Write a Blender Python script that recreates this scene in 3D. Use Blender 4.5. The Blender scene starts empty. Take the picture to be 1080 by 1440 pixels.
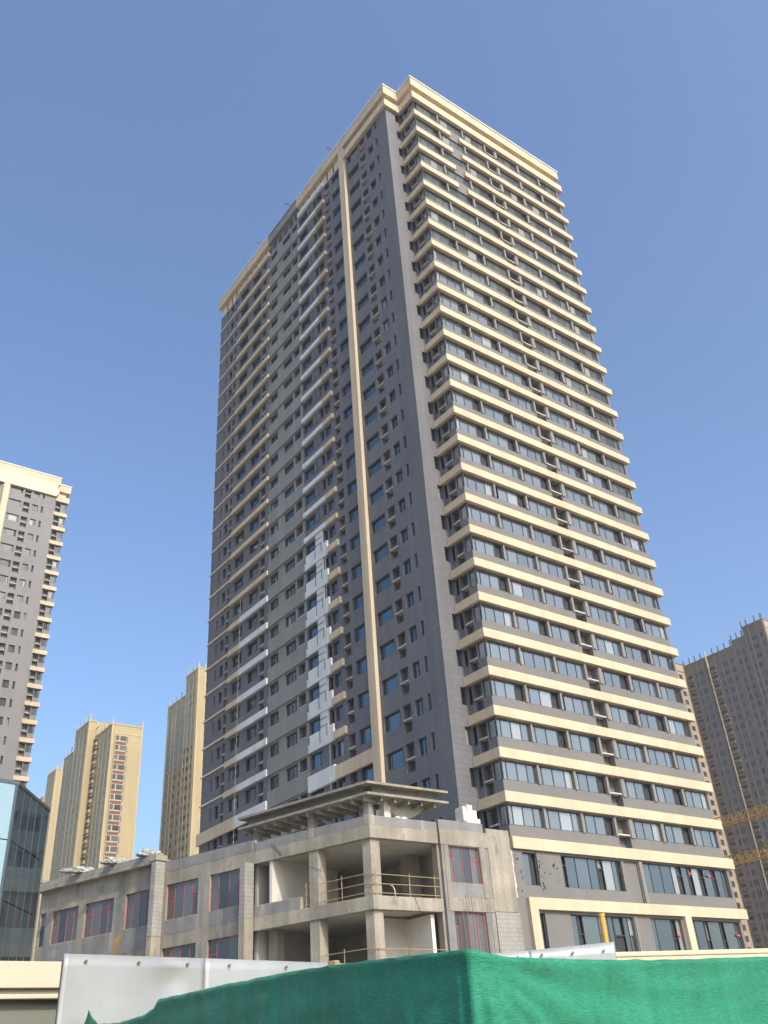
import bpy, bmesh, math, random
from mathutils import Matrix, Vector, noise
random.seed(7)
R = math.radians
SC = bpy.context.scene
COL = SC.collection

# ------------------------------------------------------------------ camera, sky, sun, exposure
cam = bpy.data.cameras.new('camera')
cam_o = bpy.data.objects.new('camera', cam)
COL.objects.link(cam_o)
RT = Vector((0.8093645, -0.58381431, -0.06395281))
UP = Vector((-0.2656062, -0.46097391, 0.84673278))
FW = Vector((0.52381529, 0.66832918, 0.52816062))
EYE = Vector((0, 0, 1.6))
FPX = 1269.14
m = Matrix((RT, UP, -FW)).transposed().to_4x4()
m.translation = EYE
cam_o.matrix_world = m
cam.sensor_fit = 'HORIZONTAL'
cam.sensor_width = 36.0
cam.lens = 36.0 * FPX / 1080
cam.clip_start = 0.1
cam.clip_end = 6000
SC.camera = cam_o

SUN_EL = R(37)
SUN_DIR = Vector((-0.03, -math.cos(SUN_EL), math.sin(SUN_EL))).normalized()
world = bpy.data.worlds.new("World")
SC.world = world
world.use_nodes = True
wn = world.node_tree
sky = wn.nodes.new('ShaderNodeTexSky')
sky.sky_type = 'NISHITA'
sky.sun_disc = False
sky.sun_elevation = SUN_EL
sky.sun_rotation = R(180 + 2)
sky.altitude = 50
sky.air_density = 1.05
sky.dust_density = 4.2
sky.ozone_density = 5.0
bg = wn.nodes['Background']
bg.inputs['Strength'].default_value = 0.15
wn.links.new(sky.outputs[0], bg.inputs[0])

sl = bpy.data.lights.new('sun', 'SUN')
sl.energy = 2.0
sl.angle = R(0.53)
sl.color = (1.0, 0.88, 0.71)
so = bpy.data.objects.new('sun', sl)
so.rotation_euler = (-SUN_DIR).to_track_quat('-Z', 'Y').to_euler()
so.location = (0, -60, 120)
COL.objects.link(so)
SC.view_settings.view_transform = 'Standard'
SC.view_settings.look = 'None'
SC.view_settings.exposure = 0.84
SC.view_settings.gamma = 1.0
SC.view_settings.use_curve_mapping = False
SC.cycles.max_bounces = 6
SC.cycles.use_denoising = True


def ray(x, y):
    d = FW + RT * ((x - 540) / FPX) - UP * ((y - 720) / FPX)
    return d


# ------------------------------------------------------------------ materials
class NT:
    def __init__(self, name):
        self.m = bpy.data.materials.new(name)
        self.m.use_nodes = True
        self.t = self.m.node_tree
        self.b = self.t.nodes['Principled BSDF']
        self.out = self.t.nodes['Material Output']
        self.pos = self.n('ShaderNodeNewGeometry').outputs['Position']

    def n(self, kind, **kw):
        q = self.t.nodes.new(kind)
        for k, v in kw.items():
            if k in q.inputs.keys() if isinstance(k, str) else False:
                q.inputs[k].default_value = v
            else:
                setattr(q, k, v)
        return q

    def l(self, a, b):
        self.t.links.new(a, b)

    def noise(self, scale, detail=4, stretch=(1, 1, 1), rough=0.55, vec=None):
        mp = self.n('ShaderNodeMapping')
        mp.inputs['Scale'].default_value = stretch
        self.l(vec or self.pos, mp.inputs['Vector'])
        q = self.n('ShaderNodeTexNoise')
        q.inputs['Scale'].default_value = scale
        q.inputs['Detail'].default_value = detail
        q.inputs['Roughness'].default_value = rough
        self.l(mp.outputs[0], q.inputs['Vector'])
        return q.outputs['Fac']

    def ramp(self, fac, a, b, ca, cb):
        q = self.n('ShaderNodeMapRange')
        q.inputs['From Min'].default_value = a
        q.inputs['From Max'].default_value = b
        q.inputs['To Min'].default_value = ca
        q.inputs['To Max'].default_value = cb
        self.l(fac, q.inputs['Value'])
        return q.outputs[0]

    def mix(self, fac, a, b, blend='MIX'):
        q = self.n('ShaderNodeMix')
        q.data_type = 'RGBA'
        q.blend_type = blend
        for v, i in ((a, 6), (b, 7)):
            if isinstance(v, (tuple, list)):
                q.inputs[i].default_value = tuple(v)[:3] + (1,)
            else:
                self.l(v, q.inputs[i])
        if isinstance(fac, (int, float)):
            q.inputs[0].default_value = fac
        else:
            self.l(fac, q.inputs[0])
        return q.outputs[2]

    def math(self, op, a, b):
        q = self.n('ShaderNodeMath')
        q.operation = op
        for i, v in enumerate((a, b)):
            if isinstance(v, (int, float)):
                q.inputs[i].default_value = v
            else:
                self.l(v, q.inputs[i])
        return q.outputs[0]

    def mulgrey(self, col, val):
        c = self.n('ShaderNodeCombineColor')
        for i in range(3):
            self.l(val, c.inputs[i])
        return self.mix(1.0, col, c.outputs[0], 'MULTIPLY')

    def bump(self, h, strength, dist=0.02):
        q = self.n('ShaderNodeBump')
        q.inputs['Strength'].default_value = strength
        q.inputs['Distance'].default_value = dist
        self.l(h, q.inputs['Height'])
        self.l(q.outputs[0], self.b.inputs['Normal'])


def wall_vec(t):
    s = t.n('ShaderNodeSeparateXYZ')
    t.l(t.pos, s.inputs[0])
    c = t.n('ShaderNodeCombineXYZ')
    t.l(t.math('ADD', s.outputs[0], s.outputs[1]), c.inputs[0])
    t.l(s.outputs[2], c.inputs[1])
    return c.outputs[0]


def paint(name, col, rough=0.75, var=0.10, scale=0.35, streak=0.12, brick=None, bump=0.0, spec=0.3, metallic=0.0,
          dirt=None, fine=0.0):
    t = NT(name)
    c = t.mix(0.0, col, col)
    f1 = t.noise(scale, 5)
    c = t.mulgrey(c, t.ramp(f1, 0.25, 0.75, 1 - var, 1 + var))
    if streak:
        f2 = t.noise(1.2, 4, (1, 1, 0.06))
        c = t.mulgrey(c, t.ramp(f2, 0.3, 0.75, 1 + streak * .5, 1 - streak))
    if fine:
        f3 = t.noise(9.0, 3)
        c = t.mulgrey(c, t.ramp(f3, 0.3, 0.7, 1 - fine, 1 + fine))
    if dirt:
        dcol, thr, ds = dirt
        f4 = t.noise(ds, 6, (1, 1, 0.5), 0.65)
        c = t.mix(t.ramp(f4, thr, thr + 0.12, 0, 0.85), c, dcol)
    if brick:
        bw, bh, dark, mortar = brick
        b = t.n('ShaderNodeTexBrick')
        b.offset = 0.5
        b.inputs['Scale'].default_value = 1.0
        b.inputs['Brick Width'].default_value = bw
        b.inputs['Row Height'].default_value = bh
        b.inputs['Mortar Size'].default_value = mortar
        b.inputs['Mortar Smooth'].default_value = 0.2
        b.inputs['Color1'].default_value = (1, 1, 1, 1)
        b.inputs['Color2'].default_value = (.93, .93, .93, 1)
        b.inputs['Mortar'].default_value = (dark, dark, dark, 1)
        t.l(wall_vec(t), b.inputs['Vector'])
        c = t.mix(1.0, c, b.outputs['Color'], 'MULTIPLY')
    t.l(c, t.b.inputs['Base Color'])
    t.b.inputs['Roughness'].default_value = rough
    t.b.inputs['Specular IOR Level'].default_value = spec
    t.b.inputs['Metallic'].default_value = metallic
    if bump:
        t.bump(t.noise(25, 5), bump, 0.02)
    return t.m


def glass(name, refl, tint, dark, rough=0.03, vary=0.5, fmul=0.8, pale=0.0):
    """coated window glass: a tinted mirror over a dim interior; every pane differs a little"""
    t = NT(name)
    g = t.n('ShaderNodeNewGeometry')
    oi = t.n('ShaderNodeObjectInfo')
    rnd = t.math('FRACT', t.math('ADD', g.outputs['Random Per Island'], oi.outputs['Random']), 0)
    d = t.n('ShaderNodeBsdfDiffuse')
    c = t.mulgrey(t.mix(0, dark, dark), t.ramp(rnd, 0, 1, 1 - vary * .6, 1 + vary))
    if pale:                                                           # a few panes keep film or curtains
        q = t.math('FRACT', t.math('MULTIPLY', rnd, 23.7), 0)
        c = t.mix(t.math('GREATER_THAN', q, 1 - pale), c, (.26, .27, .26))
    t.l(c, d.inputs['Color'])
    gl = t.n('ShaderNodeBsdfGlossy')
    gl.inputs['Color'].default_value = tuple(tint) + (1,)
    gl.inputs['Roughness'].default_value = rough
    bp = t.n('ShaderNodeBump')
    bp.inputs['Strength'].default_value = 0.05
    bp.inputs['Distance'].default_value = 0.05
    t.l(t.noise(0.8, 1), bp.inputs['Height'])
    t.l(bp.outputs[0], gl.inputs['Normal'])
    fr = t.n('ShaderNodeFresnel')
    fr.inputs['IOR'].default_value = 1.5
    rnd2 = t.math('FRACT', t.math('MULTIPLY', rnd, 7.31), 0)
    f = t.math('ADD', t.math('MULTIPLY', fr.outputs[0], fmul), t.ramp(rnd2, 0, 1, refl * (1 - vary * .5), refl * (1 + vary * .5)))
    f = t.math('MINIMUM', f, 1.0)
    mx = t.n('ShaderNodeMixShader')
    t.l(f, mx.inputs[0])
    t.l(d.outputs[0], mx.inputs[1])
    t.l(gl.outputs[0], mx.inputs[2])
    t.l(mx.outputs[0], t.out.inputs['Surface'])
    return t.m


def net_mat():
    t = NT('green_netting')
    c = t.mix(t.ramp(t.noise(1.6, 5, (1, 1, 3.0)), .3, .7, 0, 1), (.012, 0.175, 0.092), (0.024, 0.26, 0.150))
    s = t.noise(30, 3, (1.0, 1.0, 9.0))
    c = t.mulgrey(c, t.ramp(s, .3, .7, .72, 1.24))
    s2 = t.noise(3.0, 4, (6, 6, .6))
    c = t.mulgrey(c, t.ramp(s2, .3, .7, .9, 1.1))
    wv = t.n('ShaderNodeTexWave')
    wv.bands_direction = 'Z'
    wv.inputs['Scale'].default_value = 60
    wv.inputs['Distortion'].default_value = 2
    t.l(t.pos, wv.inputs['Vector'])
    c = t.mulgrey(c, t.ramp(t.noise(260, 2, (1, 1, 1.0)), .3, .7, .80, 1.2))
    c = t.mix(t.ramp(t.noise(2.2, 6, (1, 1, 1.6), .7), .58, .80, 0, .45), c, (.10, .30, .21))
    c = t.mulgrey(c, t.ramp(wv.outputs['Fac'], 0, 1, .93, 1.05))
    t.l(c, t.b.inputs['Base Color'])
    t.b.inputs['Roughness'].default_value = .62
    t.b.inputs['Specular IOR Level'].default_value = .25
    t.b.inputs['Sheen Weight'].default_value = .15
    t.bump(t.math('ADD', s, t.noise(120, 2)), .35, .006)
    tr = t.n('ShaderNodeBsdfTranslucent')
    t.l(c, tr.inputs['Color'])
    mx = t.n('ShaderNodeMixShader')
    mx.inputs[0].default_value = .03
    t.l(t.b.outputs[0], mx.inputs[1])
    t.l(tr.outputs[0], mx.inputs[2])
    t.l(mx.outputs[0], t.out.inputs['Surface'])
    return t.m


M = {}
M['grey'] = paint('dark_grey_wall', (.147, .148, .158), .7, .10, .22, .16, brick=(1.2, .45, .70, .018), fine=.04)
M['spandrel'] = paint('grey_spandrel', (.165, .160, .152), .7, .06, .3, .06, fine=.03)
M['pier'] = paint('pale_grey_pier', (.205, .200, .190), .7, .06, .3, .05)
M['beige'] = paint('beige_paint', (.555, .455, .315), .7, .06, .3, .13, fine=.03, brick=(2.4, 50., .86, .012))
M['cream'] = paint('cream_paint', (.64, .54, .385), .7, .05, .3, .10)
M['coping'] = paint('white_coping', (.70, .68, .63), .6, .05, .5, .05)
M['white'] = paint('white_primer', (.60, .62, .61), .7, .06, .4, .10)
M['plaster'] = paint('raw_plaster', (.235, .237, .222), .85, .10, .35, .14, bump=.1, fine=.05)
M['frame'] = paint('window_frame', (.055, .058, .064), .45, .05, 1, 0)
M['dark'] = paint('dark_interior', (.040, .041, .043), .8, .2, .6, 0)
M['concrete_shelf'] = paint('concrete_shelf', (.46, .45, .41), .85, .1, 1, .1)
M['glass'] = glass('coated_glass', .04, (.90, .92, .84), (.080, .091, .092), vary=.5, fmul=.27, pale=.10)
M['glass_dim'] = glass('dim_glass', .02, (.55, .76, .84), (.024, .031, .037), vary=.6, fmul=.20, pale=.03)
M['glass_low'] = glass('dusty_glass', .015, (.8, .92, .95), (.042, .047, .047), .10, .6, fmul=.2, pale=.08)
M['concrete'] = paint('cast_concrete', (.30, .277, .222), .9, .24, .55, .30, bump=.4, fine=.10, dirt=((.17, .168, .155), .55, 1.1), brick=(2.4, 50., .80, .014))
M['cement'] = paint('cement_render', (.215, .215, .208), .9, .18, .9, .2, bump=.35, fine=.08, dirt=((.36, .345, .30), .60, .7))
M['inner'] = paint('inner_concrete', (.42, .40, .35), .9, .15, .6, .1, bump=.2)
M['inwhite'] = paint('white_plaster_partition', (.58, .56, .50), .85, .07, .8, .08)
M['brickgrey'] = paint('grey_block_work', (.29, .285, .26), .9, .14, .9, .15, brick=(.6, .24, .72, .02), bump=.3, fine=.06)
M['rust'] = paint('rust_stained_render', (.42, .27, .12), .9, .3, 1.6, .3)
M['red'] = paint('red_frame_film', (.42, .085, .085), .5, .12, 2, .0)
M['steel'] = paint('rusty_steel', (.20, .15, .12), .6, .2, 3, 0, metallic=.3)
M['wood'] = paint('weathered_pole', (.36, .27, .15), .8, .18, 4, .1)
M['bamboo'] = paint('yellow_bamboo', (.58, .38, .08), .5, .15, 5, .1)
M['hoard'] = paint('galvanised_sheet', (.36, .375, .36), .38, .18, 1.0, .22, spec=.5, metallic=.3, dirt=((.27, .28, .27), .62, 2.2))
M['hoard_dull'] = paint('worn_sheet', (.38, .40, .395), .4, .12, 2.5, .14, spec=.5, metallic=.35, dirt=((.25, .26, .25), .64, 5.0))
M['creamwall'] = paint('cream_render', (.54, .465, .34), .8, .05, 1.2, .08, bump=.15)
M['olive'] = paint('olive_panel', (.17, .18, .145), .5, .06, 1.5, .1)
M['net'] = net_mat()
M['ground'] = paint('dusty_ground', (.33, .29, .22), .95, .2, .2, 0, bump=.4)
M['far_lit'] = paint('sunlit_sand_facade', (.36, .295, .165), .8, .06, .1, .08)  # sunlit copy of the sand facade colour, for sunward faces
M['far_shade'] = paint('shaded_sand_facade', (.37, .312, .19), .85, .07, .15, .14, fine=.05)  # shaded copy of the same sand facade colour
M['brown_shade'] = paint('shaded_tan_facade', (.165, .126, .085), .85, .10, .12, .14, fine=.06)  # beige wall darkened to the brown it takes in shade
M['brown_lit'] = paint('sunlit_tan_facade', (.36, .29, .205), .85, .08, .12, .1)  # lit copy of the slab's wall colour for its sunward faces
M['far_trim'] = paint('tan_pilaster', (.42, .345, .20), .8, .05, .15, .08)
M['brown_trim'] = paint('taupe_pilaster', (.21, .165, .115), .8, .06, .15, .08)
M['maroon'] = paint('maroon_spandrel', (.16, .075, .055), .7, .1, .5, 0)
M['pane'] = glass('dusty_pane', .01, (.8, .9, .92), (.062, .065, .064), .12, .8, fmul=.10)
M['far_glass'] = glass('far_glass', .04, (.8, .9, 1.0), (.040, .036, .034), .05, .9, fmul=.25)
M['curtain'] = glass('sky_reflection_panel', .18, (.62, .80, .86), (.22, .31, .335), .06, .10, fmul=.5)  # sky reflection mixed into the pale blue base colour
M['curtain_dark'] = glass('dark_curtain_glass', .30, (.62, .76, .80), (.045, .058, .064), .04, .25)
M['alu'] = paint('aluminium_cap', (.11, .135, .145), .4, .05, 1, 0, metallic=.5)
M['dark_ground'] = paint('dark_ground', (.055, .055, .056), .9, .15, .5, 0, bump=.3, fine=.12)
M['slab_shade'] = paint('shade_toned_slab', (.255, .238, .19), .9, .25, .8, .25, bump=.3, fine=.08)  # streaked concrete, base darkened to stand in for shade on the canopy
M['twin_haze_grey'] = paint('haze_lightened_wall', (.20, .196, .195), .7, .06, .25, .08)  # same grey paint as the main tower, lightened to imitate haze
M['crane'] = paint('crane_yellow', (.34, .19, .04), .55, .15, 2, .1)
M['rig'] = paint('purple_red_steel', (.16, .05, .10), .5, .1, 2, 0)


# ------------------------------------------------------------------ geometry helpers
class Frame:
    """a facade plane: origin, horizontal direction U, outward normal N; coordinates (u, n, z)"""
    def __init__(s, O, U, N):
        s.O = Vector((O[0], O[1], 0))
        s.U = Vector((U[0], U[1], 0)).normalized()
        s.N = Vector((N[0], N[1], 0)).normalized()
        s.flip = s.U.cross(s.N).z < 0

    def p(s, u, n, z):
        return s.O + s.U * u + s.N * n + Vector((0, 0, z))

    def mat(s, u, n, z):
        q = Matrix((s.U, s.N, Vector((0, 0, 1)))).transposed().to_4x4()
        q.translation = s.p(u, n, z)
        return q


WORLD = Frame((0, 0), (1, 0), (0, 1))


class MB:
    def __init__(s):
        s.v, s.f, s.m, s.mats = [], [], [], []

    def mi(s, m):
        if m not in s.mats:
            s.mats.append(m)
        return s.mats.index(m)

    def face(s, pts, mat):
        b = len(s.v)
        s.v += [tuple(p) for p in pts]
        s.f.append(tuple(range(b, b + len(pts))))
        s.m.append(s.mi(mat))

    def box(s, F, u0, u1, n0, n1, z0, z1, mat, skip=''):
        b = len(s.v)
        u0, u1 = min(u0, u1), max(u0, u1)
        n0, n1 = min(n0, n1), max(n0, n1)
        z0, z1 = min(z0, z1), max(z0, z1)
        for z in (z0, z1):
            for n in (n0, n1):
                for u in (u0, u1):
                    s.v.append(tuple(F.p(u, n, z)))
        fs = [(0, 2, 3, 1), (4, 5, 7, 6), (0, 1, 5, 4), (2, 6, 7, 3), (0, 4, 6, 2), (1, 3, 7, 5)]
        for q in fs:
            q = q[::-1] if F.flip else q
            s.f.append(tuple(b + i for i in q))
            s.m.append(s.mi(mat))

    def tube(s, a, b, r, mat, seg=6, r2=None):
        a, b = Vector(a), Vector(b)
        d = (b - a)
        q = d.to_track_quat('Z', 'Y')
        base = len(s.v)
        r2 = r if r2 is None else r2
        for c, rr in ((a, r), (b, r2)):
            for i in range(seg):
                t = 2 * math.pi * i / seg
                s.v.append(tuple(c + q @ Vector((rr * math.cos(t), rr * math.sin(t), 0))))
        for i in range(seg):
            j = (i + 1) % seg
            s.f.append((base + i, base + j, base + seg + j, base + seg + i))
            s.m.append(s.mi(mat))
        s.f.append(tuple(base + i for i in range(seg))[::-1])
        s.m.append(s.mi(mat))
        s.f.append(tuple(base + seg + i for i in range(seg)))
        s.m.append(s.mi(mat))

    def prism(s, pts, z0, z1, mat):
        n = len(pts)
        area = sum(pts[i][0] * pts[(i + 1) % n][1] - pts[(i + 1) % n][0] * pts[i][1] for i in range(n))
        if area < 0:
            pts = pts[::-1]
        b = len(s.v)
        s.v += [(p[0], p[1], z0) for p in pts] + [(p[0], p[1], z1) for p in pts]
        s.f.append(tuple(b + i for i in range(n))[::-1])
        s.f.append(tuple(b + n + i for i in range(n)))
        s.m += [s.mi(mat)] * 2
        for i in range(n):
            j = (i + 1) % n
            s.f.append((b + i, b + j, b + n + j, b + n + i))
            s.m.append(s.mi(mat))

    def facade(s, F, u0, u1, z0, z1, ops, mat, n=0.0, tile=None):
        """wall sheet with real openings: ops = (ua, ub, za, zb, depth, back material or None, reveal material)"""
        us = sorted({u0, u1} | {q for o in ops for q in o[:2] if u0 < q < u1})
        zs = sorted({z0, z1} | {q for o in ops for q in o[2:4] if z0 < q < z1})

        def quad(a, b, c, d, mt):
            q = [F.p(*a), F.p(*b), F.p(*c), F.p(*d)]
            s.face(q[::-1] if not F.flip else q, mt)
        for i in range(len(us) - 1):
            uc = (us[i] + us[i + 1]) / 2
            col = [o for o in ops if o[0] < uc < o[1]]
            run = None
            for j in range(len(zs)):
                solid = False
                if j < len(zs) - 1:
                    zc = (zs[j] + zs[j + 1]) / 2
                    solid = not any(o[2] < zc < o[3] for o in col)
                if solid and run is None:
                    run = zs[j]
                if not solid and run is not None:
                    quad((us[i], n, run), (us[i + 1], n, run), (us[i + 1], n, zs[j]), (us[i], n, zs[j]), mat)
                    run = None
        for ua, ub, za, zb, dep, back, rev in ops:
            rev = rev or mat
            quad((ua, n, za), (ua, n - dep, za), (ua, n - dep, zb), (ua, n, zb), rev)
            quad((ub, n - dep, za), (ub, n, za), (ub, n, zb), (ub, n - dep, zb), rev)
            quad((ua, n - dep, za), (ua, n, za), (ub, n, za), (ub, n - dep, za), rev)
            quad((ua, n, zb), (ua, n - dep, zb), (ub, n - dep, zb), (ub, n, zb), rev)
            if back:
                quad((ua, n - dep, za), (ub, n - dep, za), (ub, n - dep, zb), (ua, n - dep, zb), back)

    def mesh(s, name, smooth=False):
        me = bpy.data.meshes.new(name)
        me.from_pydata(s.v, [], s.f)
        for q in s.mats:
            me.materials.append(M[q])
        me.polygons.foreach_set('material_index', s.m)
        if smooth:
            me.polygons.foreach_set('use_smooth', [True] * len(s.f))
        me.update()
        return me


WM = {}


def thing(name, label, cat, loc, group=None):
    o = bpy.data.objects.new(name, None)
    COL.objects.link(o)
    o.empty_display_size = .5
    o.location = loc
    o['label'], o['category'] = label, cat
    if group:
        o['group'] = group
    WM[o.name] = Matrix.Translation(Vector(loc))
    return o


def part(name, me, parent, mw=None, label=None, kind=None, bevel=0):
    """links mesh (MB or mesh data) as a child; mw = its world matrix"""
    if isinstance(me, MB):
        me = me.mesh(name)
    o = bpy.data.objects.new(name, me)
    COL.objects.link(o)
    mw = mw or Matrix.Identity(4)
    if parent:
        o.parent = parent
        o.matrix_basis = WM[parent.name].inverted() @ mw
    else:
        o.matrix_basis = mw
    WM[o.name] = mw
    if label:
        o['label'] = label
    if kind:
        o['kind'] = kind
    if bevel:
        b = o.modifiers.new('bevel', 'BEVEL')
        b.width = bevel
        b.segments = 2
        b.limit_method = 'ANGLE'
    return o


def solo(name, mb, label, cat, group=None, smooth=False, bevel=0):
    """a one-mesh thing whose origin is put at its base"""
    me = mb.mesh(name, smooth) if isinstance(mb, MB) else mb
    vs = [v.co for v in me.vertices]
    c = Vector((sum(v.x for v in vs) / len(vs), sum(v.y for v in vs) / len(vs), min(v.z for v in vs)))
    me.transform(Matrix.Translation(-c))
    o = part(name, me, None, Matrix.Translation(c), bevel=bevel)
    o['label'], o['category'] = label, cat
    if group:
        o['group'] = group
    return o


class Parts:
    """repeats of one part on one thing: the largest in view become objects, the rest one stuff mesh"""
    def __init__(s, name, parent, limit=98):
        s.name, s.parent, s.limit, s.items = name, parent, limit, []

    def add(s, me, mw, area=1.0):
        c = mw.translation
        d = (c - EYE)
        zc = d.dot(FW)
        x, y = 540 + FPX * d.dot(RT) / zc, 720 - FPX * d.dot(UP) / zc
        vis = 1.0 if (-10 < x < 1090 and -10 < y < 1450 and zc > 0) else 0.001
        s.items.append((area * vis / d.length_squared, me, mw))

    def done(s):
        s.items.sort(key=lambda q: -q[0])
        for _, me, mw in s.items[:s.limit]:
            part(s.name, me, s.parent, mw)
        rest = s.items[s.limit:]
        if not rest:
            return
        bm = bmesh.new()
        mats = []
        for _, me, mw in rest:
            n0 = len(bm.faces)
            bm.from_mesh(me)
            bm.faces.ensure_lookup_table()
            vs = set()
            for f in bm.faces[n0:]:
                mt = me.materials[f.material_index]
                if mt not in mats:
                    mats.append(mt)
                f.material_index = mats.index(mt)
                vs.update(f.verts)
            bmesh.ops.transform(bm, matrix=mw, verts=list(vs))
        me = bpy.data.meshes.new(s.name + '_rest')
        bm.to_mesh(me)
        bm.free()
        for q in mats:
            me.materials.append(q)
        part(s.name, me, s.parent, kind='stuff')


WIN = {}


def window_mesh(w, h, mull=(), darks=(), gl='glass', fr='frame', transom=None, fw=.05, glazed=True):
    key = (round(w, 2), round(h, 2), tuple(mull), tuple(darks), gl, fr, transom, fw, glazed)
    if key in WIN:
        return WIN[key]
    b = MB()
    F = WORLD
    e = .004
    b.box(F, 0, w, -.06, 0, h - fw, h, fr)
    b.box(F, 0, w, -.06, 0, 0, fw, fr)
    b.box(F, 0, fw, -.059, -.001, fw, h - fw, fr)
    b.box(F, w - fw, w, -.059, -.001, fw, h - fw, fr)
    cuts = [fw] + [q * w for q in mull] + [w - fw]
    for q in mull:
        b.box(F, q * w - fw / 2, q * w + fw / 2, -.055, -.003, fw, h - fw, fr)
    for i in range(len(cuts) - 1):
        a, c = cuts[i] + (fw / 2 if i else 0), cuts[i + 1] - (fw / 2 if i < len(cuts) - 2 else 0)
        g = 'dark' if i in darks else gl
        back = -.16 if i in darks else -.035
        if transom and i in transom[1]:
            zt = transom[0] * h
            b.box(F, a, c, -.05, -.005, zt - fw / 2, zt + fw / 2, fr)
            if glazed:
                b.face([(a, back, zt), (c, back, zt), (c, back, h - fw), (a, back, h - fw)], gl)
                b.face([(a, back, fw), (c, back, fw), (c, back, zt), (a, back, zt)], g)
        elif glazed:
            b.face([(a, back, fw), (c, back, fw), (c, back, h - fw), (a, back, h - fw)], g)
        if i in darks:
            b.box(F, a, a + .045, -.055, .02, fw, h - fw, fr)
    WIN[key] = b.mesh('window')
    return WIN[key]


# ------------------------------------------------------------------ ground
g = MB()
g.face([(-3000, -3000, 0), (3000, -3000, 0), (3000, 3000, 0), (-3000, 3000, 0)], 'ground')
go = part('ground', g, None)
go['kind'] = 'structure'
g = MB()
g.face([(-16, -70, .004), (2.5, -70, .004), (2.5, 7.4, .004), (-16, 7.4, .004)], 'dark_ground')  # unseen dark sheet added to weaken bounce light on the net
ro = part('dark_ground_sheet', g, None)
ro['kind'] = 'structure'


# ------------------------------------------------------------------ residential tower (main one and its twin turned a quarter)
T0 = 92.3
FH = 3.0


def T(k):
    return T0 - FH * k


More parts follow.
